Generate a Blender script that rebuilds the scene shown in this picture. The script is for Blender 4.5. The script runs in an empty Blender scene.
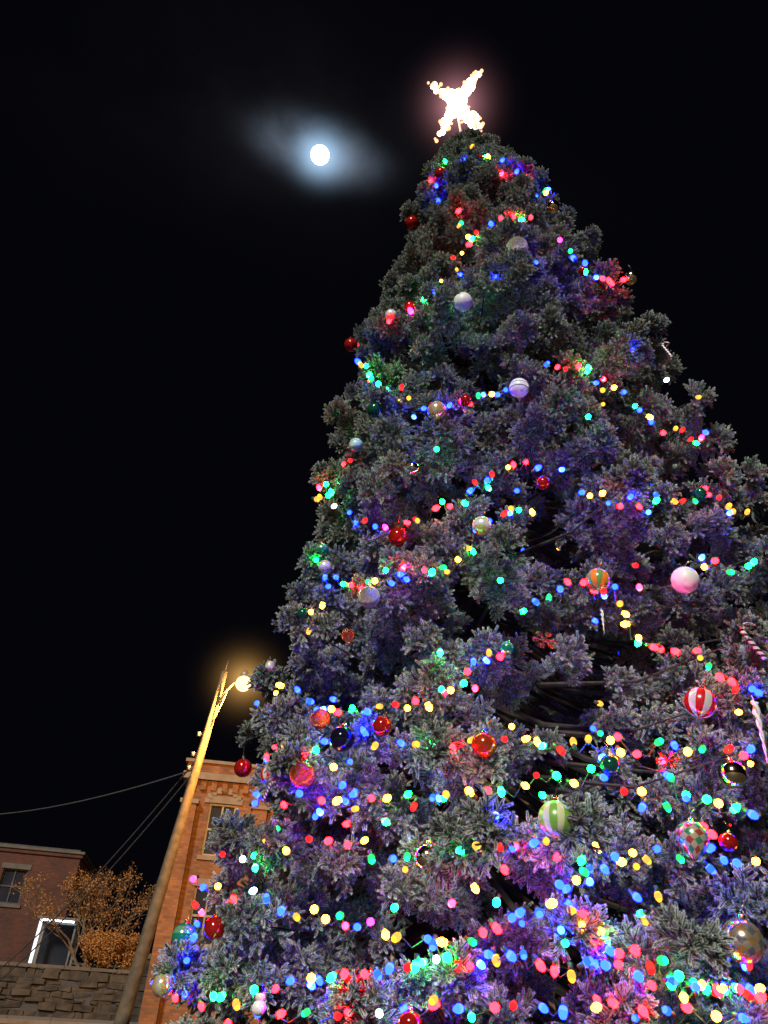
import bpy, math, random
import numpy as np
from mathutils import Vector, Matrix, Euler, noise
random.seed(7); rng=np.random.default_rng(7)
R=random.random
def U(a,b): return a+(b-a)*R()
scene=bpy.context.scene
# ---------------------------------------------------------------- camera
F=740.0; EYE=1.6
cam_d=bpy.data.cameras.new("camera"); cam=bpy.data.objects.new("camera",cam_d)
scene.collection.objects.link(cam); scene.camera=cam
cam_d.sensor_fit='VERTICAL'; cam_d.sensor_height=24; cam_d.lens=24*F/1024
cam_d.clip_end=6000; cam_d.clip_start=0.05
CM=Matrix.Rotation(math.radians(90+33),3,'X')@Matrix.Rotation(math.radians(4),3,'Z')
cam.matrix_world=Matrix.Translation((0,0,EYE))@CM.to_4x4()
def ray(px,py):
    return (CM@Vector((px-384,512-py,-F))).normalized()
def az(px,py):
    d=ray(px,py); return math.atan2(d.x,d.y)
def P(px,py,dist):
    d=ray(px,py); h=math.hypot(d.x,d.y); return Vector((0,0,EYE))+d*(dist/h)
# ---------------------------------------------------------------- helpers
def mat(name,build):
    m=bpy.data.materials.new(name); m.use_nodes=True
    nt=m.node_tree; nt.nodes.clear(); out=nt.nodes.new('ShaderNodeOutputMaterial')
    build(nt,out); return m
def N(nt,t,**k):
    n=nt.nodes.new(t)
    for a,b in k.items():
        if a in n.inputs: n.inputs[a].default_value=b
        else: setattr(n,a,b)
    return n
def L(nt,a,b): nt.links.new(a,b)
def math_(nt,op,a,b=None,c=None):
    n=nt.nodes.new('ShaderNodeMath'); n.operation=op
    for i,v in enumerate((a,b,c)):
        if v is None: continue
        if isinstance(v,(int,float)): n.inputs[i].default_value=v
        else: nt.links.new(v,n.inputs[i])
    return n.outputs[0]
def c4(c): return (c[0],c[1],c[2],1)
def mixc(nt,f,a,b):
    n=nt.nodes.new('ShaderNodeMix'); n.data_type='RGBA'
    for i,v in ((0,f),(6,a),(7,b)):
        if isinstance(v,(int,float)): n.inputs[i].default_value=v
        elif isinstance(v,tuple): n.inputs[i].default_value=c4(v)
        else: nt.links.new(v,n.inputs[i])
    return n.outputs[2]
def noisy(name,c1,c2,scale=5,rough=0.8,metal=0,bump=0.0,detail=6,spec=0.5):
    def b(nt,out):
        tc=N(nt,'ShaderNodeTexCoord'); no=N(nt,'ShaderNodeTexNoise'); no.inputs['Scale'].default_value=scale; no.inputs['Detail'].default_value=detail
        L(nt,tc.outputs['Object'],no.inputs['Vector'])
        rmp=N(nt,'ShaderNodeMapRange'); rmp.inputs[1].default_value=.3; rmp.inputs[2].default_value=.7
        L(nt,no.outputs[0],rmp.inputs[0])
        p=N(nt,'ShaderNodeBsdfPrincipled'); p.inputs['Roughness'].default_value=rough; p.inputs['Metallic'].default_value=metal
        L(nt,mixc(nt,rmp.outputs[0],c1,c2),p.inputs['Base Color'])
        if bump:
            bp=N(nt,'ShaderNodeBump'); bp.inputs['Strength'].default_value=bump; L(nt,no.outputs[0],bp.inputs['Height']); L(nt,bp.outputs[0],p.inputs['Normal'])
        L(nt,p.outputs[0],out.inputs[0])
    return mat(name,b)
def emis(name,c,s):
    def b(nt,out):
        e=N(nt,'ShaderNodeEmission'); e.inputs[0].default_value=c4(c); e.inputs[1].default_value=s
        L(nt,e.outputs[0],out.inputs[0])
    return mat(name,b)
class MB:
    def __init__(s): s.v=[];s.f=[];s.m=[]
    def add(s,vs,fs,mi=0):
        o=len(s.v); s.v.extend([tuple(v) for v in vs]); s.f.extend([tuple(i+o for i in f) for f in fs]); s.m.extend([mi]*len(fs))
    def box(s,x0,x1,y0,y1,z0,z1,mi=0,j=0):
        vs=[(x,y,z) for x in (x0,x1) for y in (y0,y1) for z in (z0,z1)]
        if j: vs=[(a+U(-j,j),b+U(-j,j),c+U(-j,j)) for a,b,c in vs]
        s.add(vs,[(0,1,3,2),(4,6,7,5),(0,4,5,1),(2,3,7,6),(0,2,6,4),(1,5,7,3)],mi)
    def tube(s,pts,rs,seg=8,mi=0,cap=True):
        pts=[Vector(p) for p in pts]; rings=[]
        o=len(s.v); n=len(pts)
        for i,p in enumerate(pts):
            d=(pts[min(i+1,n-1)]-pts[max(i-1,0)]).normalized()
            a=d.cross(Vector((0,0,1)) if abs(d.z)<.9 else Vector((1,0,0))).normalized(); b=d.cross(a)
            r=rs[i] if hasattr(rs,'__len__') else rs
            for k in range(seg):
                t=2*math.pi*k/seg; s.v.append(tuple(p+a*math.cos(t)*r+b*math.sin(t)*r))
        for i in range(n-1):
            for k in range(seg):
                k2=(k+1)%seg
                s.f.append((o+i*seg+k,o+i*seg+k2,o+(i+1)*seg+k2,o+(i+1)*seg+k)); s.m.append(mi)
        if cap:
            s.f.append(tuple(o+k for k in range(seg))[::-1]); s.m.append(mi)
            s.f.append(tuple(o+(n-1)*seg+k for k in range(seg))); s.m.append(mi)
    def lathe(s,prof,M,seg=8,mi=0):
        o=len(s.v)
        for r,z in prof:
            for k in range(seg):
                t=2*math.pi*k/seg; s.v.append(tuple(M@Vector((r*math.cos(t),r*math.sin(t),z))))
        for i in range(len(prof)-1):
            m_=mi[i] if isinstance(mi,(list,tuple)) else mi
            for k in range(seg):
                k2=(k+1)%seg; s.f.append((o+i*seg+k,o+i*seg+k2,o+(i+1)*seg+k2,o+(i+1)*seg+k)); s.m.append(m_)
    def obj(s,name,mats,parent=None,smooth=False):
        me=bpy.data.meshes.new(name); me.from_pydata(s.v,[],s.f)
        for m in mats: me.materials.append(m)
        me.polygons.foreach_set('material_index',s.m)
        if smooth: me.polygons.foreach_set('use_smooth',[True]*len(s.f))
        me.update(); o=bpy.data.objects.new(name,me); scene.collection.objects.link(o)
        if parent: o.parent=parent
        return o
def empty(name,loc=(0,0,0),rz=0):
    e=bpy.data.objects.new(name,None); scene.collection.objects.link(e); e.location=loc; e.rotation_euler=(0,0,rz); e.empty_display_size=.3; return e
def align(d,up=Vector((0,0,1)),roll=0):
    z=Vector(d).normalized(); x=up.cross(z)
    if x.length<1e-3: x=Vector((1,0,0))
    x.normalize(); y=z.cross(x)
    M=Matrix((x,y,z)).transposed()
    return M@Matrix.Rotation(roll,3,'Z')
# ---------------------------------------------------------------- tree hull
D=7.0
A0=az(466,140); T0=Vector((math.sin(A0)*D,math.cos(A0)*D,0))
apex=P(464,142,D); H=apex.z
ex=Vector((math.cos(A0),-math.sin(A0),0)); ey=Vector((math.sin(A0),math.cos(A0),0))
left=[(445,158),(428,190),(404,228),(416,255),(396,300),(358,345),(345,400),(325,455),(303,510),(312,560),(300,618),(258,672),(240,720),(232,765),(212,815),(198,870),(178,930),(152,1000)]
right=[(492,148),(520,172),(552,195),(592,242),(640,278),(668,330),(702,375),(720,410),(765,448),(795,500)]
def prof(pts,sgn):
    o=[(H,0.03)]
    for x,y in pts:
        d=ray(x,y); a=math.atan2(d.x,d.y)-A0
        r=D*math.sin(abs(a)); z=EYE+D*math.cos(a)*d.z/math.hypot(d.x,d.y); o.append((z,r))
    return sorted(o)
pl=prof(left,-1); pr=prof(right,1)
zmin=pr[0][0]; r0=pr[0][1]; lz0=[a for a,b in sorted(pl)]; lr0=[b for a,b in sorted(pl)]
for z in np.arange(0.3,zmin-0.3,0.5): pr.append((z,r0+(float(np.interp(z,lz0,lr0))-float(np.interp(zmin,lz0,lr0)))*.7))
pr.sort()
pl=[(0.3,pl[0][1]*0.95)]+[p for p in pl if p[0]>0.35]
zl=np.array([p[0] for p in pl]);rl=np.array([p[1] for p in pl]);zr=np.array([p[0] for p in pr]);rr=np.array([p[1] for p in pr])
def hull(z,phi):  # phi: 0 = +ex (right)
    w=.5+.5*math.cos(phi)
    return float(np.interp(z,zr,rr))*w+float(np.interp(z,zl,rl))*(1-w)
def hit(px,py,grow=1.0):
    d=ray(px,py); o=Vector((0,0,EYE)); t=2.0
    while t<16:
        p=o+d*t; q=p-T0; x=q.dot(ex); y=q.dot(ey); r=math.hypot(x,y)
        if p.z<H+.2 and r<hull(p.z,math.atan2(y,x))*grow+0.02: return p,t
        t+=0.03
    return None,None
# ---------------------------------------------------------------- foliage
def needle_b(nt,out):
    oi=N(nt,'ShaderNodeObjectInfo'); at=N(nt,'ShaderNodeAttribute'); at.attribute_name='tip'
    geo=N(nt,'ShaderNodeNewGeometry'); no=N(nt,'ShaderNodeTexNoise'); no.inputs['Scale'].default_value=0.9; no.inputs['Detail'].default_value=3
    L(nt,geo.outputs['Position'],no.inputs['Vector'])
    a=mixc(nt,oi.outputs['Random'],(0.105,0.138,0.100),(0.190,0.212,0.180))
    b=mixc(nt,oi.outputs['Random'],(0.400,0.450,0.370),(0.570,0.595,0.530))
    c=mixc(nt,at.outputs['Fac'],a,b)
    rm=N(nt,'ShaderNodeMapRange'); rm.inputs[1].default_value=.35; rm.inputs[2].default_value=.65; rm.inputs[3].default_value=.68; rm.inputs[4].default_value=1.1
    L(nt,no.outputs[0],rm.inputs[0])
    hs=N(nt,'ShaderNodeHueSaturation'); L(nt,rm.outputs[0],hs.inputs['Value']); L(nt,c,hs.inputs['Color'])
    p=N(nt,'ShaderNodeBsdfPrincipled'); p.inputs['Roughness'].default_value=.6; p.inputs['Specular IOR Level'].default_value=.25
    L(nt,hs.outputs[0],p.inputs['Base Color']); L(nt,p.outputs[0],out.inputs[0])
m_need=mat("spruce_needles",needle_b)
m_bark=noisy("spruce_bark",(0.022,0.016,0.012),(0.045,0.034,0.025),12,.95,bump=.5)
def make_sprig(i):
    rs=random.Random(100+i); V=[];Fc=[];mi=[];tip=[]
    shoots=[((0,0,0),(0,0,1),0.145)]
    n=rs.randint(9,11)
    for kx in range(n):
        t=0.02+0.10*kx/n
        an=math.radians(rs.uniform(30,70)); th=kx*2.4+rs.uniform(-.5,.5)
        d=Vector((math.sin(an)*math.cos(th),.9*math.sin(an)*math.sin(th),math.cos(an))).normalized()
        shoots.append(((0,0,t),tuple(d),rs.uniform(.05,.075)*(1.15-t*2)))
    for si,(b,d,ln) in enumerate(shoots):
        b=Vector(b); d=Vector(d); a=d.cross(Vector((.3,1,.1))).normalized(); c=d.cross(a)
        o=len(V)
        for q,r in ((b,.004),(b+d*ln,.005)):
            for kk in range(3):
                th=kk*2.094; V.append(q+a*math.cos(th)*r+c*math.sin(th)*r); tip.append(0)
        for kk in range(3):
            k2=(kk+1)%3; Fc.append((o+kk,o+k2,o+3+k2,o+3+kk)); mi.append(1)
        cnt=int(ln/0.0008)
        for j in range(cnt):
            t=((j+rs.random())/cnt)**.7; th=j*2.4+rs.uniform(-.4,.4)
            rad=a*math.cos(th)+c*math.sin(th)
            fw=.75+1.6*t**6+rs.uniform(-.15,.15)
            nd=(rad+d*fw).normalized(); nl=rs.uniform(.012,.016)
            q=b+d*ln*t; w=nd.cross(rad.cross(nd)+Vector((rs.uniform(-1,1),rs.uniform(-1,1),rs.uniform(-1,1)))*.6).normalized()*.0038
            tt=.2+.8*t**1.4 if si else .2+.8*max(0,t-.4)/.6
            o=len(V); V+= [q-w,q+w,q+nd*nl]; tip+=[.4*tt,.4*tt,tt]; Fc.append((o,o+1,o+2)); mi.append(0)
    me=bpy.data.meshes.new("sprig"); me.from_pydata([tuple(v) for v in V],[],Fc)
    me.materials.append(m_need); me.materials.append(m_bark); me.polygons.foreach_set('material_index',mi)
    at=me.attributes.new('tip','FLOAT','POINT'); at.data.foreach_set('value',tip)
    return bpy.data.objects.new("sprig_%d"%i,me)
col=bpy.data.collections.new("spruce_sprigs")
for i in range(6): col.objects.link(make_sprig(i))
tree=empty("christmas_tree",T0)
limb=MB(); pts=[];rots=[];scl=[]
limb.tube([(0,0,0),(0,0,.4),(0,0,H*.5),(0,0,H)],[.28,.22,.12,.02],12)
holes=[]
for x,y,r in [(640,690,.66),(600,700,.4),(695,640,.36),(608,530,.46),(560,540,.26),(650,545,.3),(432,500,.28),(485,352,.40),(495,430,.26),(690,560,.26),(560,660,.30),(640,385,.26),(380,660,.2),(470,620,.22),(300,830,.18),(640,800,.24),(520,300,.2),(590,330,.2),(370,470,.15),(400,810,.15),(520,870,.15)]:
    p,t=hit(x,y)
    if p:
        inn=T0-p; inn.z=0
        for f_ in (0,.35,.7): holes.append((p-T0+inn.normalized()*f_*min(1,r*2.2)+Vector((0,0,.3*f_)),r))
zc=0.35
while zc<H-0.05:
    Rm=hull(zc,math.pi/2*3)
    step=.20+.10*min(Rm,2.4)
    circ=2*math.pi*max(Rm,.12); nb=max(5,int(circ/(.30+.10*Rm)))
    off=R()*6.28
    for ib in range(nb):
        phi=off+ib*6.283/nb+U(-.15,.15); zt=zc+U(-.17,.17)
        if zt>H-.04: continue
        Rh=hull(zt,phi); 
        Lb=Rh*U(.84,1.04) if R()<.7 else Rh*U(.62,.8)
        Lb+=.07*noise.noise(Vector((phi*2,zt*1.3,0)))*Rh - .12*min(1,Rh)
        Lb=max(Lb,.05)
        back=math.sin(phi)>.45
        o=ex*math.cos(phi)+ey*math.sin(phi); s=Vector((-o.y,o.x,0)); u=Vector((0,0,1))
        dro=.13*Lb
        def bp(t): return o*Lb*t+u*(zt+.22*Lb*(1-t)-dro*math.sin(math.pi*t*.9))
        tend=.97
        if any((bp(.9)-h).length<r or (bp(.6)-h).length<r for h,r in holes): tend=.38
        limb.tube([bp(0),bp(tend*.36),bp(tend*.72),bp(tend)],[.012+.008*Lb,.01+.005*Lb,.010,.004],5,cap=False)
        nt_=int(2+2.2*min(Lb,2.6))
        if back: nt_=max(2,int(nt_*.7))
        W=.10+.12*min(Lb,2.2)
        for ti in range(nt_):
            t=1-(.55*(ti/nt_)**1.1)*U(.8,1.1); la=(0 if ti==0 else U(-1,1))
            cpos=bp(t)+s*la*W*(1.05-t)**.5*1.9-u*.12*abs(la)*W
            tr=(.13+.05*R())*(.55+.45*min(1,Rh/.8))
            if any((cpos-h).length<r for h,r in holes): continue
            axis=(o+s*la*.8+u*U(0,.35)).normalized()
            for q in range(17 if not back else 8):
                dr=(axis*.8+Vector((U(-1,1),U(-1,1),U(-.8,1)))*1.05).normalized()
                pos=cpos+dr*tr*.75
                M=align(dr,u,U(-1.2,1.2))
                pts.append(pos-dr*.09); rots.append(tuple(M.to_euler())); scl.append(U(.85,1.2)*(.6+.4*min(1,Rh/.7)))
    zc+=step
print("sprigs",len(pts))
limb.obj("trunk_and_boughs",[m_bark],tree)
me=bpy.data.meshes.new("needles"); me.from_pydata([tuple(p) for p in pts],[],[])
a=me.attributes.new('rot','FLOAT_VECTOR','POINT'); a.data.foreach_set('vector',[c for r in rots for c in r])
a=me.attributes.new('scl','FLOAT','POINT'); a.data.foreach_set('value',scl)
fo=bpy.data.objects.new("foliage",me); scene.collection.objects.link(fo); fo.parent=tree
ng=bpy.data.node_groups.new("sprig_scatter",'GeometryNodeTree')
ng.interface.new_socket("Geometry",in_out='INPUT',socket_type='NodeSocketGeometry'); ng.interface.new_socket("Geometry",in_out='OUTPUT',socket_type='NodeSocketGeometry')
gi=ng.nodes.new('NodeGroupInput'); go=ng.nodes.new('NodeGroupOutput'); ip=ng.nodes.new('GeometryNodeInstanceOnPoints')
ci=ng.nodes.new('GeometryNodeCollectionInfo'); ci.inputs[0].default_value=col; ci.inputs['Separate Children'].default_value=True; ci.inputs['Reset Children'].default_value=True
na=ng.nodes.new('GeometryNodeInputNamedAttribute'); na.data_type='FLOAT_VECTOR'; na.inputs[0].default_value='rot'
ns=ng.nodes.new('GeometryNodeInputNamedAttribute'); ns.data_type='FLOAT'; ns.inputs[0].default_value='scl'
er=ng.nodes.new('FunctionNodeEulerToRotation')
ng.links.new(gi.outputs[0],ip.inputs['Points']); ng.links.new(ci.outputs[0],ip.inputs['Instance']); ip.inputs['Pick Instance'].default_value=True
ng.links.new(na.outputs[0],er.inputs[0]); ng.links.new(er.outputs[0],ip.inputs['Rotation']); ng.links.new(ns.outputs[0],ip.inputs['Scale']); ng.links.new(ip.outputs[0],go.inputs[0])
md=fo.modifiers.new("sprigs",'NODES'); md.node_group=ng
SP=np.array([tuple(p+T0) for p in pts])
def onfoliage(px,py,perp=.09,front=.05):
    """first foliage met along this bearing"""
    d=ray(px,py); dn=np.array(d); q=SP-np.array((0,0,EYE)); t=q@dn; pd=np.linalg.norm(q-np.outer(t,dn),axis=1)
    ok=(pd<perp)&(t>1)
    if not ok.any():
        i=int(np.argmin(pd+100*(t<1))); t0=t[i]
    else: t0=t[ok].min()
    h,th=hit(px,py)
    if th: t0=min(t0,th+.35)
    t0-=front
    return Vector((0,0,EYE))+d*float(t0), float(t0)*(-(CM.transposed()@d).z)
# ---------------------------------------------------------------- string lights
cols={'R':((1,.0015,.003),135),'B':((.0006,.0025,1),210),'G':((.001,1,.08),95),'Y':((1,.30,.012),48),'W':((.42,.72,1),24),'M':((1,.004,.16),70),
 'r':((1,.004,.006),8),'b':((.006,.02,1),30),'g':((.006,1,.16),6),'y':((1,.36,.02),3.5),
 'X':((.0004,.0018,1),1050),'Z':((.0008,1,.09),300),'Q':((1,.001,.004),380)}
core={'R':((1,.12,.12),2.4),'B':((.10,.22,1),3.0),'G':((.18,1,.42),1.8),'Y':((1,.62,.18),2.0),'W':((.7,.9,1),4),'M':((1,.2,.5),2.5),
 'r':((1,.05,.04),1.4),'b':((.02,.09,1),3),'g':((.05,1,.25),1.1),'y':((1,.5,.08),1.4),'X':((.3,.5,1),5),'Z':((.4,1,.6),3),'Q':((1,.25,.3),4)}
mats_b=[emis("bulb_%d"%i,v[0],v[1]) for i,v in enumerate(cols.values())]+[emis("bulb_core_%d"%i,v[0],v[1]) for i,v in enumerate(core.values())]; keys=list(cols); NK=len(keys)
m_wire=noisy("green_wire",(0.01,.03,.015),(0.02,.05,.02),30,.5)
strings=empty("christmas_string_lights",T0)
bulbs=MB(); wire=MB()
strs=[([(446,160),(470,152),(505,166),(530,182),(556,206)],11,1),
([(432,178),(440,200),(470,238),(500,215),(548,222)],12,.9),
([(470,240),(455,262),(430,250)],14,.5),
([(560,240),(590,270),(606,285),(632,280)],9,1),
([(385,318),(412,308),(440,300),(478,300)],12,.7),
([(358,350),(372,378),(400,395),(432,414),(470,402),(500,392),(530,378)],11,.8),
([(362,366),(378,385),(366,395)],9,.9),
([(548,366),(590,372),(612,392),(640,408),(662,430),(690,436),(718,440)],9,1),
([(324,485),(352,520),(395,528),(432,512),(470,490),(505,470),(548,462)],10,1),
([(590,492),(640,506),(690,498),(700,486),(735,515),(760,520)],10,1),
([(312,500),(330,490),(345,470),(350,440)],9,.7),
([(322,570),(360,590),(410,578),(450,568),(480,535),(510,512),(540,510)],10,1),
([(700,560),(735,572),(768,560)],11,.7),
([(540,600),(580,585),(612,590),(625,612),(640,638),(690,655),(720,672),(768,700)],11,1),
([(318,555),(330,575),(320,600),(300,640)],12,.7),
([(285,690),(330,712),(380,712),(420,700),(452,690),(475,660),(510,648)],12,1),
([(268,748),(300,752),(345,742),(400,740),(460,738),(520,740),(575,742),(640,750),(690,745),(768,752)],15,1),
([(250,800),(300,800),(340,800),(400,798),(450,795),(520,780),(590,775),(650,800),(700,800),(768,812)],15,1),
([(225,860),(270,850),(330,842),(390,855),(440,845),(510,846),(560,850),(620,856),(690,850),(768,870)],16,1),
([(190,882),(235,892),(300,910),(370,926),(420,935),(470,940),(520,918),(560,892),(600,868),(660,858)],14,1),
([(200,905),(196,940),(170,985)],13,.8),
([(560,890),(580,915),(610,945),(640,955),(700,985),(768,990)],11,1),
([(160,992),(212,1000),(262,990),(310,982),(360,975),(420,964),(470,960),(520,952),(565,968),(620,970),(680,990),(730,985),(768,1010)],13,1),
([(230,1018),(330,1016),(440,1005),(540,1000),(640,1010),(760,1018)],22,.9),
([(330,765),(360,790),(350,830),(370,850)],15,.7),
([(620,740),(660,770),(690,810),(720,850)],15,.7)]
extra_pts=[(U(250,768),U(690,1020)) for _ in range(38)]+[(U(380,700),U(330,620)) for _ in range(14)]+[(U(440,560),U(170,320)) for _ in range(8)]
bp_=[(0.010,0),(0.0165,.007),(0.0195,.021),(0.016,.036),(0.009,.046),(0.0,.050)]
sock=[(0.0,-.028),(.012,-.028),(.012,.002),(.0,.003)]
def bulb(p,key,big=1.0,nrm=None):
    dr=Vector((U(-1,1),U(-1,1),U(-1.2,.6)))+(nrm or Vector((0,-1,0)))*.8
    M=Matrix.Translation(p-T0)@align(dr).to_4x4()@Matrix.Scale(big,4); ki=keys.index(key)
    bulbs.lathe(bp_,M,8,[ki,NK+ki,ki,ki,ki] if key in 'BRMWYGXZQ' else [ki,NK+ki,NK+ki,ki,ki]); bulbs.lathe(sock,M,6,2*NK)
def pick():
    return random.choices("RBGYWMrbgy",[19,20,14,15,3,2,9,6,5,9])[0]
for pl_,sp,pr_ in strs:
    seq=[]
    for (x0,y0),(x1,y1) in zip(pl_,pl_[1:]):
        ln=math.hypot(x1-x0,y1-y0); n=max(1,int(round(ln/(sp*1.1))))
        for i in range(n):
            f=(i+U(-.2,.2))/n; seq.append((x0+(x1-x0)*f+U(-4,4),y0+(y1-y0)*f+U(-6,6)))
    w=[]
    for x,y in seq:
        if R()>pr_+.0 and R()<.5: continue
        p,dep=onfoliage(x,y,.08,U(.02,.07)); key=pick()
        bulb(p,key,U(.95,1.2)*(1.0 if dep<7 else 1.3)); w.append(p)
    for a,b in zip(w,w[1:]):
        if (a-b).length<1.2:
            mdp=(a+b)/2+Vector((U(-.02,.02),U(0,.05),-.03-U(0,.03)))
            wire.tube([a-T0,mdp-T0,b-T0],.0035,4,cap=False)
for x,y in extra_pts:
    p,t=hit(x,y)
    if p: 
        p,dep=onfoliage(x,y,.08,U(.02,.07)); bulb(p,pick(),U(.8,1.1))
# brighter bulbs nestled close to the needles
for x,y,kx in [(512,512,'X'),(560,470,'X'),(648,512,'X'),(605,598,'X'),(484,658,'X'),(484,396,'X'),(597,278,'X'),(546,190,'X'),(415,418,'X'),(496,814,'X'),(308,982,'X'),(478,962,'X'),(322,815,'X'),(560,930,'X'),(600,760,'X'),(700,560,'X'),(440,800,'X'),(326,708,'X'),(590,880,'X'),(745,960,'X'),(728,515,'X'),
 (470,240,'Z'),(383,820,'Z'),(425,962,'Z'),(608,946,'Z'),(255,865,'Z'),(440,650,'Z'),(368,377,'Z'),(545,745,'Z'),(720,985,'Z'),(490,490,'Z'),(640,640,'Z'),(215,995,'Z'),(590,370,'Z'),
 (602,378,'Q'),(320,490,'Q'),(345,925,'Q'),(512,848,'Q'),(450,905,'Q'),(700,440,'Q'),(402,570,'Q'),(660,760,'Q'),(200,910,'Q'),(500,175,'Q'),(640,590,'Q'),(475,690,'Q')]:
    p,dep=onfoliage(x,y,.08,.015); bulb(p,kx,1.0 if dep<7 else 1.3)
for z in np.arange(1.0,H-1,.75):
    phi=.35
    prev=None
    while phi<math.pi-.35:
        r=hull(z,phi)*.98; p=T0+ex*math.cos(phi)*r+ey*math.sin(phi)*r+Vector((0,0,z+.12*math.sin(phi*5)))
        bulb(p,pick(),1,(p-T0).normalized()); 
        if prev: wire.tube([prev-T0,p-T0],.0035,4,cap=False)
        prev=p; phi+=.24/max(r,.3)
bulbs.obj("bulbs",mats_b+[m_wire],strings,True); wire.obj("wire",[m_wire],strings)
# ---------------------------------------------------------------- ornaments
def orn_mat(name,kind,c1,c2=(.8,.8,.8),n=6,rough=.18,metal=.0,c3=None):
    def b(nt,out):
        tc=N(nt,'ShaderNodeTexCoord'); sx=N(nt,'ShaderNodeSeparateXYZ'); L(nt,tc.outputs['Object'],sx.inputs[0])
        an=math_(nt,'ARCTAN2',sx.outputs[1],sx.outputs[0])
        p=N(nt,'ShaderNodeBsdfPrincipled'); p.inputs['Roughness'].default_value=rough; p.inputs['Metallic'].default_value=metal
        if kind=='plain': 
            no=N(nt,'ShaderNodeTexNoise'); no.inputs['Scale'].default_value=4; L(nt,tc.outputs['Object'],no.inputs[0])
            colr=mixc(nt,no.outputs[0],c1,tuple(x*.75 for x in c1))
        elif kind=='merid':
            s=math_(nt,'GREATER_THAN',math_(nt,'SINE',math_(nt,'MULTIPLY',an,n)),0.1); colr=mixc(nt,s,c1,c2)
        elif kind=='band':
            s=math_(nt,'LESS_THAN',math_(nt,'ABSOLUTE',sx.outputs[2]),.28); s2=math_(nt,'LESS_THAN',math_(nt,'ABSOLUTE',sx.outputs[2]),.2)
            colr=mixc(nt,math_(nt,'SUBTRACT',s,s2),c1,c2)
        elif kind=='rings':
            s=math_(nt,'GREATER_THAN',math_(nt,'SINE',math_(nt,'MULTIPLY',sx.outputs[2],n)),0.2); colr=mixc(nt,s,c1,c2)
        elif kind=='harl':
            a1=math_(nt,'SINE',math_(nt,'ADD',math_(nt,'MULTIPLY',an,n),math_(nt,'MULTIPLY',sx.outputs[2],7)))
            a2=math_(nt,'SINE',math_(nt,'SUBTRACT',math_(nt,'MULTIPLY',an,n),math_(nt,'MULTIPLY',sx.outputs[2],7)))
            s=math_(nt,'GREATER_THAN',math_(nt,'MULTIPLY',a1,a2),0); colr=mixc(nt,s,c1,c2)
            if c3: colr=mixc(nt,math_(nt,'MULTIPLY',s,math_(nt,'GREATER_THAN',a1,0)),colr,c3)
        elif kind=='glit':
            vo=N(nt,'ShaderNodeTexVoronoi'); vo.inputs['Scale'].default_value=14; L(nt,tc.outputs['Object'],vo.inputs[0])
            colr=mixc(nt,math_(nt,'GREATER_THAN',vo.outputs['Distance'],.45),c1,c2)
            bp=N(nt,'ShaderNodeBump'); bp.inputs['Strength'].default_value=.7; bp.inputs['Distance'].default_value=.1; L(nt,vo.outputs['Distance'],bp.inputs['Height']); L(nt,bp.outputs[0],p.inputs['Normal'])
        L(nt,colr,p.inputs['Base Color']); L(nt,p.outputs[0],out.inputs[0])
    return mat(name,b)
OM={
'white':orn_mat('orn_white','plain',(.66,.63,.58),rough=.45),
'silver':orn_mat('orn_silver','glit',(.55,.48,.42),(.33,.29,.25),rough=.35,metal=.4),
'whband':orn_mat('orn_white_band','band',(.6,.6,.62),(.05,.03,.15)),
'red':orn_mat('orn_red','plain',(.4,.012,.008),rough=.12,metal=.5),
'orange':orn_mat('orn_orange','plain',(.5,.05,.012),rough=.15,metal=.6),
'dkgreen':orn_mat('orn_dkgreen','plain',(.01,.09,.05),rough=.12,metal=.5),
'green':orn_mat('orn_green','rings',(.02,.30,.15),(.2,.45,.2),n=5,rough=.15,metal=.6),
'ltgreen':orn_mat('orn_ltgreen','rings',(.40,.55,.45),(.2,.4,.27),n=6,rough=.3),
'gold':orn_mat('orn_gold','plain',(.9,.6,.22),rough=.08,metal=1),
'goldst':orn_mat('orn_goldst','merid',(.65,.42,.15),(.6,.52,.42),n=6,metal=.6),
'silst':orn_mat('orn_silst','rings',(.55,.58,.58),(.5,.42,.15),n=6,rough=.25,metal=.3),
'dark':orn_mat('orn_dark','plain',(.015,.015,.03),rough=.08,metal=.7),
'mirror':orn_mat('orn_mirror','plain',(.9,.68,.35),rough=.12,metal=1),
'redst':orn_mat('orn_redst','merid',(.45,.012,.015),(.5,.46,.42),n=6,rough=.2,metal=.2),
'orst':orn_mat('orn_orst','merid',(.65,.18,.02),(.12,.22,.06),n=6,rough=.2),
'grst':orn_mat('orn_grst','merid',(.12,.28,.02),(.42,.43,.22),n=7,rough=.3),
'harl':orn_mat('orn_harl','harl',(.45,.38,.26),(.40,.06,.04),n=5,rough=.2,metal=.5,c3=(.05,.25,.12)),
'gem':orn_mat('orn_gem','harl',(.55,.45,.3),(.25,.25,.25),n=6,rough=.18,metal=.8,c3=(.6,.35,.12)),
'redglit':orn_mat('orn_redglit','glit',(.40,.012,.01),(.6,.16,.04),rough=.2,metal=.7),
}
m_cap=noisy("gold_cap",(.7,.5,.2),(.8,.6,.3),20,.25,1)
def sphere_prof(n=14,st=1.0,tp=0): 
    o=[]
    for i in range(n+1):
        t=math.pi*i/n; r=math.sin(t); z=-math.cos(t)
        if tp and z<0: r*=1-tp*abs(z)**1.5; z*=1+tp*.8
        o.append((max(r,.0),z*st))
    return o
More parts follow.
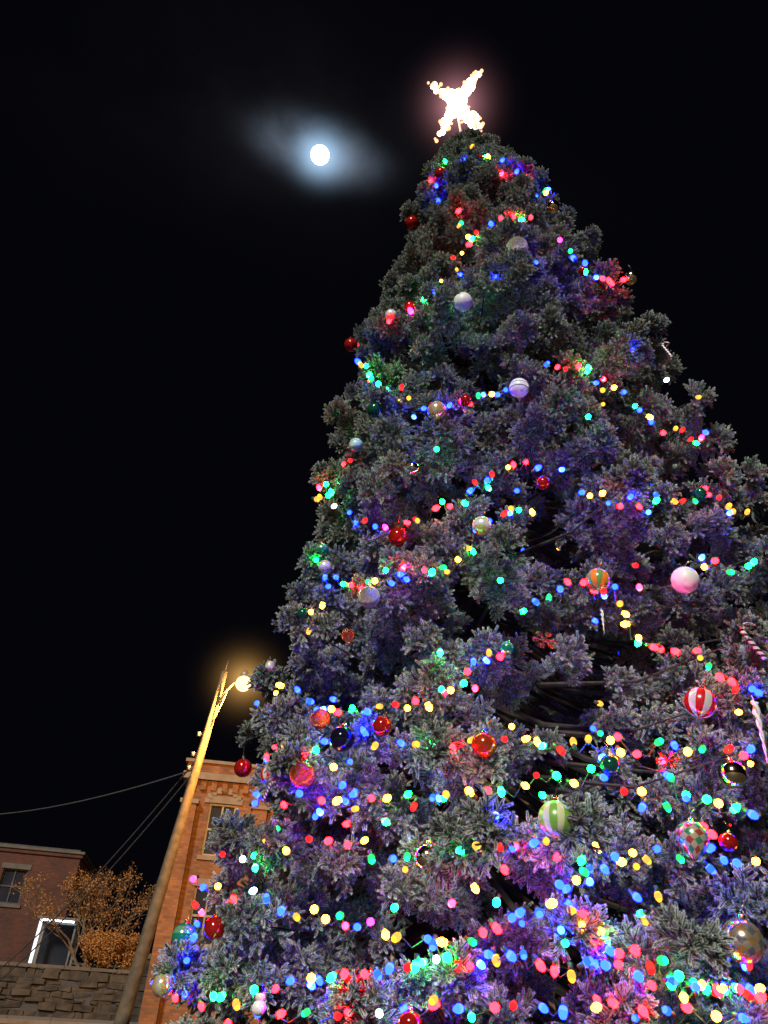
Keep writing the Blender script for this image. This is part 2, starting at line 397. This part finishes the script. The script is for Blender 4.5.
def ornament(px,py,rp,kind,shape='ball',name='christmas_ball_ornament'):
    p,dep=onfoliage(px,py,.10,.09); r=rp*dep/F
    mb=MB(); I=Matrix.Identity(4)
    mb.lathe(sphere_prof(16,1.0,.45 if shape=='drop' else 0),I,24,0)
    mb.lathe([(.0,1.17),(.17,1.17),(.2,1.12),(.2,.96),(.24,.93)],I,14,1)
    mb.tube([(.0+.1*math.cos(t),0,1.26+.1*math.sin(t)) for t in np.linspace(0,6.283,10)],.02,5,1,cap=False)
    mb.tube([(0,0,1.34),(.05,.25,1.8),(.0,.6,2.1)],.015,4,1)
    o=mb.obj(name,[OM[kind],m_cap],smooth=True); o.scale=(r,r,r); o.location=p
    o.rotation_euler=(U(-.25,.25),U(-.25,.25),U(0,6))
    return o
for a in [(517,248,11,'silver'),(463,302,9.5,'white'),(519,388,10,'whband'),(437,411,10,'goldst'),(413,469,8,'mirror'),(351,345,7,'red'),(375,410,8,'dkgreen'),(356,445,7,'ltgreen'),
(482,526,10,'silst'),(398,537,10,'red'),(369,597,11,'silver'),(598,580,12,'orst'),(685,580,13.5,'white'),(700,703,15.5,'redst'),(484,745,12.5,'orange'),(556,819,17.5,'grst'),(428,858,14,'mirror'),
(302,775,13,'redglit'),(342,739,12.5,'dark'),(320,719,10,'redglit'),(243,768,9,'red'),(268,775,8,'redst'),(742,941,20.5,'gem'),(732,774,13.5,'mirror'),(184,936,12,'green'),(215,928,11,'red'),
(163,985,11,'goldst'),(410,1024,12,'red'),(543,483,7,'red'),(412,223,7,'red'),(441,174,6.5,'red'),(553,207,6.5,'gold'),(631,278,7,'mirror'),(270,666,5,'silst'),(382,726,10,'red'),(700,494,7,'dkgreen'),
(303,614,6,'dkgreen'),(391,315,6,'silst'),(410,307,6,'red'),(583,271,5,'red'),(325,567,7,'silst'),(507,648,7,'green'),(322,550,7,'green'),(610,765,10,'dkgreen'),(466,400,6,'red')]:
    ornament(*a)
ornament(692,838,16.5,'harl','drop','teardrop_ornament'); ornament(348,636,7,'redglit','drop','teardrop_ornament')
ornament(728,842,9,'red')
p,dep=onfoliage(259,1008,.1,.1); r=7*dep/F; mb=MB()
mb.lathe(sphere_prof(10),Matrix.Scale(1,4),16,0); mb.lathe(sphere_prof(10),Matrix.Translation((0,0,1.4))@Matrix.Scale(.72,4),16,0)
mb.lathe([(0,0),(.9,0),(.9,.1),(.5,.12),(.5,.7),(0,.72)],Matrix.Translation((0,0,2.0)),14,1)
o=mb.obj("snowman_ornament",[OM['white'],OM['dark']],smooth=True); o.scale=(r,r,r); o.location=p
def flake(px,py,rp,kind,rim=False):
    p,dep=onfoliage(px,py,.1,.08); r=rp*dep/F; mb=MB()
    for i in range(6):
        a=i*math.pi/3; c=Vector((math.cos(a),0,math.sin(a))); s=Vector((-math.sin(a),0,math.cos(a)))
        mb.tube([(0,0,0),c],.07,6)
        for q in (.45,.7):
            for sg in (-1,1): mb.tube([c*q,c*(q+.25)+s*sg*.25],.05,5)
    if rim: mb.tube([(math.cos(t)*.85,0,math.sin(t)*.85) for t in np.linspace(0,6.283,25)],.06,6,cap=False)
    mb.tube([(0,0,1),(0,.2,1.5)],.02,4)
    o=mb.obj("snowflake_ornament",[OM[kind]]); o.scale=(r,)*3; o.location=p; o.rotation_euler=(-.4,0,U(-.4,.4)-A0)
flake(545,640,13,'redglit'); flake(483,157,8,'red',True); flake(352,990,15,'red',True); flake(668,760,12,'redglit')
def cane_b(nt,out):
    tc=N(nt,'ShaderNodeTexCoord'); sx=N(nt,'ShaderNodeSeparateXYZ'); L(nt,tc.outputs['Object'],sx.inputs[0])
    s=math_(nt,'SINE',math_(nt,'ADD',math_(nt,'MULTIPLY',sx.outputs[2],42),math_(nt,'MULTIPLY',sx.outputs[0],30)))
    p=N(nt,'ShaderNodeBsdfPrincipled'); p.inputs['Roughness'].default_value=.25
    L(nt,mixc(nt,math_(nt,'GREATER_THAN',s,0),(.45,.4,.42),(.06,.005,.02)),p.inputs['Base Color']); L(nt,p.outputs[0],out.inputs[0])
m_cane=mat("candy_stripes",cane_b)
def cane(px,py,lp,rot):
    p,dep=onfoliage(px,py,.1,.12); l=lp*dep/F; mb=MB()
    pts_=[(0,0,z) for z in np.linspace(-.5,.25,18)]+[(.16-.16*math.cos(t),0,.25+.16*math.sin(t)) for t in np.linspace(.15,math.pi,12)]
    mb.tube(pts_,.06,10,0)
    o=mb.obj("candy_cane_ornament",[m_cane],smooth=True); o.scale=(l,)*3; o.location=p; o.rotation_euler=(0,rot,-A0)
cane(751,642,42,-.5); cane(666,350,22,-.4); cane(268,790,22,.3)
def icicle(px,py,lp):
    p,dep=onfoliage(px,py,.1,.12); l=lp*dep/F; mb=MB()
    for ph in (0,math.pi):
        mb.tube([(math.cos(t*5*math.pi+ph)*.035*(1-t*.8),math.sin(t*5*math.pi+ph)*.035*(1-t*.8),.5-t) for t in np.linspace(0,1,40)],[.035*(1.05-t) for t in np.linspace(0,1,40)],6,0)
    mb.tube([(0,0,.5),(0,.05,.62)],.008,4)
    o=mb.obj("icicle_ornament",[OM['white']],smooth=True); o.scale=(l,)*3; o.location=p
icicle(761,732,62); icicle(603,622,26)
# ---------------------------------------------------------------- star topper
m_star=emis("star_bulbs",(1,.70,.50),14); m_frame=noisy("star_frame",(.5,.45,.4),(.6,.5,.4),20,.4,1)
m_star2=emis("star_bulbs_warm",(1,.46,.22),2.2)
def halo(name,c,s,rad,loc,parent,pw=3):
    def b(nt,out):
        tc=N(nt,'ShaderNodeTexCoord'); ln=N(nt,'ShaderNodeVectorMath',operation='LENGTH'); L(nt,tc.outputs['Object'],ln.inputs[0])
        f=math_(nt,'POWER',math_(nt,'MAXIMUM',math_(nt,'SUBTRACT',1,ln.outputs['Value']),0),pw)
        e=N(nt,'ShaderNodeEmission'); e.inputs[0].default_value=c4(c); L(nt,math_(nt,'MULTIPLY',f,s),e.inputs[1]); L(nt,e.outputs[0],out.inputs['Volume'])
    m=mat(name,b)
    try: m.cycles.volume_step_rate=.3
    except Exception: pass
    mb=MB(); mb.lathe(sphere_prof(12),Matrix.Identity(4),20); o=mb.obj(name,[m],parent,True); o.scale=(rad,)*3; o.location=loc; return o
sc=P(457,105,D-.15); sdep=(CM.transposed()@(sc-Vector((0,0,EYE)))).z*-1
star=empty("star_tree_topper",sc)
mb=MB()
arms=[(-25,21,1),(23,34,1.05),(-19,-31,1.05),(25,-21,1),(2,12,1.2),(21,-27,.75)]
k=sdep/F
for ax_,ay_,w in arms:
    e=(CM@Vector((ax_,ay_,0)))*k
    for i in range(10):
        t=(i+.5)/10; pp=e*t+Vector((U(-1,1),U(-1,1),U(-1,1)))*.06*(1-t*.5)
        rr_=(.085*(1-t)+.036)*w*U(.8,1.1)
        mb.lathe(sphere_prof(6),Matrix.Translation(pp)@Matrix.Scale(rr_,4),8,0)
    for _ in range(16):
        t=U(.25,1.1); pp=e*t+Vector((U(-1,1),U(-1,1),U(-1,1))).normalized()*(.12*(1-t)+.055)
        mb.lathe(sphere_prof(6),Matrix.Translation(pp)@Matrix.Scale(U(.02,.034),4),8,2)
    for sg in (-1,1):
        n_=Vector((0,.05*sg,0)); mb.tube([n_,e*.97],.008,5,1)
mb.tube([(0,.02,-.05),tuple(apex-sc+Vector((0,0,-.3)))],.02,6,1)
mb.obj("star_body",[m_star,m_frame,m_star2],star)
halo("star_glow_volume",(1,.42,.48),1.9,1.9,(0,0,0),star,9)  # painted glow round the star: emission-only volume, no mist there
# ---------------------------------------------------------------- moon
mdv=ray(320,155); md_=2500; moon_m=emis("moon_surface",(.85,.97,1),12)
mb=MB(); mb.lathe(sphere_prof(20),Matrix.Identity(4),32); mo=mb.obj("moon",[moon_m],None,True)
mo.location=Vector((0,0,EYE))+mdv*md_; mo.scale=(md_*.0112,)*3
# ---------------------------------------------------------------- world
w=bpy.data.worlds.new("World"); scene.world=w; w.use_nodes=True; nt=w.node_tree; nt.nodes.clear()
out=nt.nodes.new('ShaderNodeOutputWorld'); bg=nt.nodes.new('ShaderNodeBackground'); bg2=nt.nodes.new('ShaderNodeBackground'); ad=nt.nodes.new('ShaderNodeAddShader')
sk=nt.nodes.new('ShaderNodeTexSky'); sk.sky_type='NISHITA'; sk.sun_disc=False; sk.sun_elevation=math.radians(-6); sk.sun_rotation=math.radians(200)
L(nt,sk.outputs[0],bg2.inputs[0]); bg2.inputs[1].default_value=.05
tc=nt.nodes.new('ShaderNodeTexCoord')
mr=mdv.cross(Vector((0,0,1))).normalized(); mu=mr.cross(mdv).normalized()
ca=math.radians(-3); mr2=mr*math.cos(ca)+mu*math.sin(ca); mu2=mu*math.cos(ca)-mr*math.sin(ca)
def dot(v,off=0):
    n=nt.nodes.new('ShaderNodeVectorMath'); n.operation='DOT_PRODUCT'; L(nt,tc.outputs['Generated'],n.inputs[0]); n.inputs[1].default_value=tuple(v); return n.outputs['Value']
xa=dot(mr2); ya=dot(mu2); fa=math_(nt,'GREATER_THAN',dot(mdv),0)
no=N(nt,'ShaderNodeTexNoise'); no.inputs['Scale'].default_value=9; no.inputs['Detail'].default_value=8; no.inputs['Roughness'].default_value=.58; no.inputs['Distortion'].default_value=.3; L(nt,tc.outputs['Generated'],no.inputs[0])
no2=N(nt,'ShaderNodeTexNoise'); no2.inputs['Scale'].default_value=3; no2.inputs['Detail'].default_value=5; L(nt,tc.outputs['Generated'],no2.inputs[0])
def gauss(sx,sy,ox=0,oy=0,pw=1):
    a=math_(nt,'POWER',math_(nt,'ABSOLUTE',math_(nt,'DIVIDE',math_(nt,'SUBTRACT',xa,ox),sx)),2); b=math_(nt,'POWER',math_(nt,'ABSOLUTE',math_(nt,'DIVIDE',math_(nt,'SUBTRACT',ya,oy),sy)),2)
    return math_(nt,'MULTIPLY',fa,math_(nt,'EXPONENT',math_(nt,'MULTIPLY',math_(nt,'POWER',math_(nt,'ADD',a,b),pw),-1)))
g1=gauss(.024,.022); g2=math_(nt,'MULTIPLY',gauss(.064,.030,-.004,.006,1.4),math_(nt,'MAXIMUM',math_(nt,'MULTIPLY_ADD',no.outputs[0],2.2,-.5),0.05))
g3=math_(nt,'MULTIPLY',gauss(.22,.09,-.05,.02),math_(nt,'MAXIMUM',math_(nt,'MULTIPLY_ADD',no2.outputs[0],3,-1.1),0))
def scalec(f,c):
    n=nt.nodes.new('ShaderNodeVectorMath'); n.operation='SCALE'; n.inputs[0].default_value=c; L(nt,f,n.inputs['Scale']); return n.outputs[0]
def addc(a,b):
    n=nt.nodes.new('ShaderNodeVectorMath'); n.operation='ADD'; 
    for i,v in enumerate((a,b)):
        if isinstance(v,tuple): n.inputs[i].default_value=v
        else: L(nt,v,n.inputs[i])
    return n.outputs[0]
tot=addc(addc(scalec(g1,(.38,.62,.90)),scalec(g2,(.17,.21,.28))),addc(scalec(g3,(.0095,.009,.010)),(.0014,.0015,.0027)))
L(nt,tot,bg.inputs[0]); bg.inputs[1].default_value=1
L(nt,bg.outputs[0],ad.inputs[0]); L(nt,bg2.outputs[0],ad.inputs[1]); L(nt,ad.outputs[0],out.inputs[0])
sd=bpy.data.lights.new("town_fill",'SUN'); so=bpy.data.objects.new("town_fill",sd); scene.collection.objects.link(so)  # added fill light from behind the viewer, stands in for town lighting
sd.energy=4.9; sd.angle=math.radians(7); sd.color=(1,.96,.90)
so.rotation_euler=Vector((.35,1,-.66)).to_track_quat('-Z','Y').to_euler()
# ---------------------------------------------------------------- street lamp on leaning timber pole
m_pole=noisy("weathered_timber",(.035,.025,.014),(.09,.065,.035),6,.85,bump=.4)
m_metal=noisy("galvanised",(.08,.08,.08),(.12,.12,.12),9,.5,.8)
b0=az(116,1032); base=Vector((math.sin(b0)*20,math.cos(b0)*20,0)); top=P(225,672,20); headp=P(244,680,19)
lamp=empty("street_lamp",base); mb=MB(); ax=top-base
mb.tube([ax*t for t in np.linspace(0,1,10)],[.17-.09*t for t in np.linspace(0,1,10)],14,0)
att=ax*.885
hv=headp-base
mb.tube([att,att+(hv-att)*.35+Vector((0,0,.18)),att+(hv-att)*.75+Vector((0,0,.22)),hv+Vector((0,0,.16))],[.04,.035,.03,.03],8,1)
mb.tube([att-ax.normalized()*.8,att+(hv-att)*.4+Vector((0,0,.12))],.02,6,1)
mb.lathe([(0,.26),(.06,.26),(.10,.20),(.13,.13),(.12,.10)],Matrix.Translation(hv),14,1)
for t in (.80,.74,.70): mb.lathe([(0,-.06),(.06,-.05),(.04,0),(.06,.05),(0,.06)],Matrix.Translation(ax*t+Vector((-.2,0,0))),8,1); mb.tube([ax*t,ax*t+Vector((-.2,0,0))],.015,5,1)
mb.tube([ax*.99,ax*1.04],.015,5,1)
mb.obj("pole_and_arm",[m_pole,m_metal],lamp,True)
mb=MB(); mb.lathe(sphere_prof(12),Matrix.Translation(hv-Vector((0,0,.10)))@Matrix.Scale(.20,4),16,0); mb.obj("globe",[emis("lamp_glass",(1,.74,.26),3.0)],lamp,True)
pd=bpy.data.lights.new("lamp_light",'SPOT'); po=bpy.data.objects.new("lamp_light",pd); scene.collection.objects.link(po); po.parent=lamp
pd.energy=8500; pd.color=(1,.44,.09); pd.spot_size=math.radians(155); pd.spot_blend=.6; pd.shadow_soft_size=.08
po.location=hv+Vector((0,0,-.42)); po.rotation_euler=Vector((-.55,.85,-.40)).to_track_quat('-Z','Y').to_euler()
halo("lamp_glow_volume",(1,.52,.14),1.7,2.6,hv,lamp,10)  # painted haze of light round the globe, an added emissive sphere
# ---------------------------------------------------------------- site frame
def brick_mat(name,c1,c2,mortar):
    def b(nt,out):
        tc=N(nt,'ShaderNodeTexCoord'); sx=N(nt,'ShaderNodeSeparateXYZ'); L(nt,tc.outputs['Object'],sx.inputs[0])
        cb=N(nt,'ShaderNodeCombineXYZ'); L(nt,math_(nt,'ADD',sx.outputs[0],sx.outputs[1]),cb.inputs[0]); L(nt,sx.outputs[2],cb.inputs[1])
        br=N(nt,'ShaderNodeTexBrick'); L(nt,cb.outputs[0],br.inputs['Vector']); br.inputs['Scale'].default_value=1; br.inputs['Brick Width'].default_value=.24; br.inputs['Row Height'].default_value=.085; br.inputs['Mortar Size'].default_value=.008
        br.inputs['Color1'].default_value=c4(c1); br.inputs['Color2'].default_value=c4(c2); br.inputs['Mortar'].default_value=c4(mortar)
        no=N(nt,'ShaderNodeTexNoise'); no.inputs['Scale'].default_value=.8; no.inputs['Detail'].default_value=5; L(nt,tc.outputs['Object'],no.inputs[0])
        hs=N(nt,'ShaderNodeHueSaturation'); L(nt,br.outputs[0],hs.inputs['Color']); L(nt,math_(nt,'MULTIPLY_ADD',no.outputs[0],1.8,.1),hs.inputs['Value'])
        p=N(nt,'ShaderNodeBsdfPrincipled'); p.inputs['Roughness'].default_value=.9; L(nt,hs.outputs[0],p.inputs['Base Color'])
        bp=N(nt,'ShaderNodeBump'); bp.inputs['Strength'].default_value=.4; bp.inputs['Distance'].default_value=.02; L(nt,br.outputs['Fac'],bp.inputs['Height']); bp.invert=True; L(nt,bp.outputs[0],p.inputs['Normal'])
        L(nt,p.outputs[0],out.inputs[0])
    return mat(name,b)
m_brick=brick_mat("orange_brick",(.085,.030,.008),(.16,.058,.016),(.08,.055,.028))
m_brick2=brick_mat("red_brick",(.045,.011,.004),(.070,.018,.007),(.030,.016,.011))
m_trim=noisy("limestone_trim",(.09,.07,.045),(.13,.10,.07),3,.8)
m_trimd=noisy("weathered_trim",(.05,.04,.028),(.075,.06,.042),3,.8)
m_glass=noisy("dark_glass",(.01,.012,.015),(.02,.02,.025),1,.08)
m_roof=noisy("roof_slate",(.02,.02,.022),(.04,.04,.04),4,.8,bump=.3)
m_white=noisy("white_paint",(.08,.07,.06),(.12,.11,.09),6,.5)
m_asph=noisy("asphalt",(.02,.02,.02),(.04,.04,.04),30,.85,bump=.3)
m_conc=noisy("concrete",(.08,.07,.06),(.13,.11,.09),8,.9,bump=.2)
m_grass=noisy("grass_soil",(.02,.022,.008),(.05,.04,.016),3,1,bump=.6)
m_stone=noisy("rubble_stone",(.010,.008,.005),(.055,.040,.024),2.5,.95,bump=.5)
g=MB(); g.add([(-800,-800,-.01),(800,-800,-.01),(800,800,-.01),(-800,800,-.01)],[(0,1,2,3)]); g.obj("ground",[m_asph])
sa=az(55,1005); so_=Vector((math.sin(sa)*36,math.cos(sa)*36,0))
def site(name,x=0,y=0,z=0,rot=0):
    o=so_+Vector((math.cos(sa),-math.sin(sa),0))*x+Vector((math.sin(sa),math.cos(sa),0))*y
    return empty(name,(o.x,o.y,z),-sa+rot)
e=site("sidewalk"); mb=MB()
for i in range(-26,24): mb.box(i*1.5,i*1.5+1.485,-2.6,-.02,-.005,.12)
mb.obj("paving_slabs",[m_conc],e); mb=MB()
for i in range(-13,12): mb.box(i*3,i*3+2.99,-2.78,-2.61,-.005,.14)
mb.obj("kerb",[m_trim],e)
e=site("road"); mb=MB(); mb.add([(-60,-10.5,.0),(60,-10.5,.0),(60,-2.79,.0),(-60,-2.79,.0)],[(0,1,2,3)]); mb.obj("tarmac",[m_asph],e)
mb=MB()
for o_ in (-6.55,-6.8): mb.add([(-60,o_,.004),(60,o_,.004),(60,o_+.1,.004),(-60,o_+.1,.004)],[(0,1,2,3)])
mb.obj("centre_line",[noisy("yellow_paint",(.5,.35,.04),(.6,.42,.06),8,.7)],e)
e=site("retaining_wall"); mb=MB(); z=0.1
while z<1.5:
    h=U(.14,.34); x=-26+U(0,.4)
    while x<2.6:
        wd=U(.25,.8); mb.box(x,x+wd-.03,U(-.10,.03),.45,z,z+h-.03,0,.035); x+=wd
    z+=h
mb.box(-26,2.6,.03,.42,0,1.5,1); mb.obj("stones",[m_stone,m_roof],e); mb=MB(); x=-26
while x<2.6: mb.box(x,x+.98,-.07,.52,z,z+.11,0,.008); x+=1
mb.obj("coping",[m_trimd],e); mb=MB()
zz=.1
while zz<2.1: h=U(.22,.3); mb.box(2.65,3.35,-.12,.6,zz,zz+h-.015,0,.02); zz+=h
mb.box(2.58,3.42,-.18,.66,zz,zz+.14,1); mb.obj("pier",[m_stone,m_trimd],e)
e=site("terrace"); mb=MB(); nx,ny=40,24
vs=[]
for j in range(ny+1):
    for i in range(nx+1):
        x=-45+i*2.2; y=.46+j*j*.12; zz=1.5+.05*y**.7+.15*noise.noise(Vector((x*.3,y*.3,0)))*(j>0)
        if x>3.5: zz-= max(0,1.3*max(0,1-y/5)) 
        vs.append((x,y,zz))
mb.add(vs,[(j*(nx+1)+i,j*(nx+1)+i+1,(j+1)*(nx+1)+i+1,(j+1)*(nx+1)+i) for j in range(ny) for i in range(nx)])
mb.obj("lawn",[m_grass],e,True)
# ---------------------------------------------------------------- left brick house
def wall_open(mb,x0,x1,z0,z1,ops,y0=0,y1=.3,mi=0):
    xs=sorted({x0,x1,*[o[0] for o in ops],*[o[1] for o in ops]}); zs=sorted({z0,z1,*[o[2] for o in ops],*[o[3] for o in ops]})
    for a,b in zip(xs,xs[1:]):
        for c,d in zip(zs,zs[1:]):
            mx,mz=(a+b)/2,(c+d)/2
            if any(o[0]<mx<o[1] and o[2]<mz<o[3] for o in ops): continue
            mb.box(a,b,y0,y1,c,d,mi)
def window(mb,xa,xb,za,zb,y=.16):
    mb.box(xa,xb,y,y+.02,za,zb,2)
    for a,b in ((xa,xa+.07),(xb-.07,xb),((xa+xb)/2-.03,(xa+xb)/2+.03)): mb.box(a,b,y-.05,y-.003,za,zb,3)
    for q in (za,(za+zb)/2-.035,zb-.07): mb.box(xa+.071,xb-.071,y-.046,y-.004,q,q+.07,3)
    mb.box(xa-.12,xb+.12,-.08,.1,za-.15,za-.002,1); mb.box(xa-.12,xb+.12,-.04,.1,zb+.002,zb+.25,1)
hb=az(62,930); hc=Vector((math.sin(hb)*46,math.cos(hb)*46,0)); hz=P(62,850,46).z
e=empty("brick_house",(hc.x,hc.y,1.6),-hb-.12); Hh=hz-1.6; mb=MB()
ops=[]
for i in range(4): ops.append((-3.6-i*3.6,-2.4-i*3.6,2.7,4.3))
wall_open(mb,-16,0,0,Hh-.3,ops); mb.box(-16,0,8,8.3,0,Hh-.3,0); mb.box(-.3,0,.301,7.999,0,Hh-.3,0); mb.box(-16,-15.7,.301,7.999,0,Hh-.3,0)
for o_ in ops: window(mb,*o_)
mb.box(-16.1,.1,-.1,8.4,Hh-.298,Hh-.12,0); mb.box(-16.18,.18,-.18,8.5,Hh-.118,Hh,1); mb.box(-15.9,-.1,.1,8.2,Hh+.002,Hh+.1,4)
mb.obj("walls_windows_roof",[m_brick2,m_trimd,m_glass,m_roof,m_roof],e)
db=az(46,965); dc=P(46,971,43); e=empty("lit_entrance_porch",(dc.x,dc.y,dc.z-.15),-db-.1); mb=MB()
W_=.85;Hd=2.2
mb.box(-W_,-W_+.12,-.1,.1,0,Hd,0); mb.box(W_-.08,W_,-.1,.1,0,Hd,1); mb.box(-W_-.1,W_+.1,-.5,1.2,Hd+.002,Hd+.12,1)
mb.box(-W_+.13,W_-.13,.9,.93,0.05,Hd-.05,2); mb.box(-W_+.12,-W_+.2,.8,.89,0,Hd-.02,1)
mb.box(-W_-.1,W_+.1,-.6,1.3,-.3,-.003,3); mb.box(-W_-.1,W_+.1,1.1,1.25,0,Hd,3)
mb.box(-W_+.15,W_-.15,-.3,.0,Hd-.06,Hd-.004,4)
mb.box(-W_-.3,W_+.3,-1.0,-.61,-.35,-.15,3)
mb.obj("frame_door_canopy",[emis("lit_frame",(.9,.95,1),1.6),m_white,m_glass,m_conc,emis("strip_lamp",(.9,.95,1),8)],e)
# ---------------------------------------------------------------- brick church
cb_=az(152,965); cc=Vector((math.sin(cb_)*30,math.cos(cb_)*30,0)); cz=P(208,768,30.5).z
e=empty("brick_church",(cc.x,cc.y,0),-cb_-.10); mb=MB()
Hc=cz
ops=[]
for i in range(5):
    a=.95+i*2.6
    ops+= [(a,a+1.0,2.6,4.4),(a,a+1.0,5.4,7.2)]
wall_open(mb,0,14,0,Hc-.6,ops)
mb.box(0,14,11.7,12,0,Hc-.6); mb.box(0,.3,.301,11.699,0,Hc-.6); mb.box(13.7,14,.301,11.699,0,Hc-.6)
for o_ in ops:
    window(mb,*o_)
    if o_[2]>5:
        xm=(o_[0]+o_[1])/2
        for kx in range(9):
            t=math.pi*(kx+.5)/9; cxx=xm+math.cos(t)*.62; czz=o_[3]+.0+math.sin(t)*.45
            mb.box(cxx-.09,cxx+.09,-.07,-.003,czz-.09,czz+.1,1)
for i in range(6):
    a=-.05+i*2.6; mb.box(a,a+.55,-.32,-.003,0,Hc-1.5,0); mb.box(a-.06,a+.61,-.4,-.004,Hc-1.498,Hc-1.35,1)
for i in range(34): mb.box(.1+i*.4,.3+i*.4,-.14,-.002,Hc-.95,Hc-.62,0)
mb.box(-.2,14.2,-.25,12.3,Hc-.598,Hc-.35,1); mb.box(-.1,14.1,-.15,12.15,Hc-.348,Hc,0); mb.box(-.2,14.2,-.25,12.25,Hc+.002,Hc+.12,1)
mb.obj("walls_windows_parapet",[m_brick,m_trim,m_glass,m_white,m_roof],e)
# ---------------------------------------------------------------- small autumn tree + shrub
m_leaf=noisy("autumn_leaf",(.16,.06,.008),(.30,.13,.022),1.5,.8); m_bk=noisy("tree_bark",(.06,.04,.02),(.12,.08,.04),8,.9)
def branch(mb,lv,p,d,l,r,depth,leafp,dens):
    n=4; pts_=[p]; 
    for i in range(n):
        d=(d+Vector((U(-.16,.16),U(-.16,.16),U(-.06,.12)))).normalized(); pts_.append(pts_[-1]+d*l/n)
    mb.tube(pts_,[r*(1-.45*i/n) for i in range(n+1)],6 if depth>2 else 4,0,cap=False)
    if depth<=2:
        for q in pts_[1:]:
            for _ in range(dens):
                if R()<leafp:
                    c=q+Vector((U(-1,1),U(-1,1),U(-1,1)))*.16; a=Vector((U(-1,1),U(-1,1),U(-1,1))).normalized()*U(.03,.055); b=a.cross(Vector((U(-1,1),U(-1,1),U(-1,1)))).normalized()*U(.02,.04)
                    lv.add([c-a,c+b,c+a,c-b],[(0,1,2,3)])
    if depth==0: return
    for _ in range(3):
        dd=(d+Vector((U(-1,1),U(-1,1),U(-.3,.7)))*.75).normalized()
        branch(mb,lv,pts_[-1] if R()<.6 else pts_[2],dd,l*U(.62,.82),r*.55,depth-1,leafp,dens)
tb=P(84,972,38.5); e=empty("autumn_tree",(tb.x,tb.y,1.5)); mb=MB(); lv=MB()
for vx in (-.75,-.3,.1,.5): branch(mb,lv,Vector((U(-.1,.1),U(-.1,.1),0)),Vector((vx,U(-.45,.45),1)),1.5,.08,5,.32,2)
mb.obj("trunk_and_limbs",[m_bk],e); lv.obj("leaves",[m_leaf],e)
tb=P(104,975,37.6); e=empty("autumn_shrub",(tb.x,tb.y,1.5)); mb=MB(); lv=MB()
for _ in range(14): branch(mb,lv,Vector((U(-1,.8),U(-.3,.5),0)),Vector((U(-.6,.6),U(-.6,.6),1)),.62,.03,3,.9,7)
mb.obj("stems",[m_bk],e); lv.obj("leaves",[m_leaf],e)
# ---------------------------------------------------------------- overhead wires
m_cable=noisy("cable",(.03,.03,.03),(.06,.05,.05),10,.6)
e=empty("overhead_wires",(0,0,0)); mb=MB()
def cable(a,b,sag,r=.014):
    mb.tube([a+(b-a)*t-Vector((0,0,sag*4*t*(1-t))) for t in np.linspace(0,1,24)],r,5,0)
cable(base+ax*.74,P(-60,1020,36)+Vector((0,0,.3)),.7,.02); cable(base+ax*.70,P(-70,1040,36)+Vector((0,0,.3)),.7,.02)
cable(base+ax*.70,P(-120,800,44),.9,.02)
mb.obj("cables",[m_cable],e)
scene.view_settings.view_transform='Standard'; scene.view_settings.look='None'; scene.view_settings.exposure=0
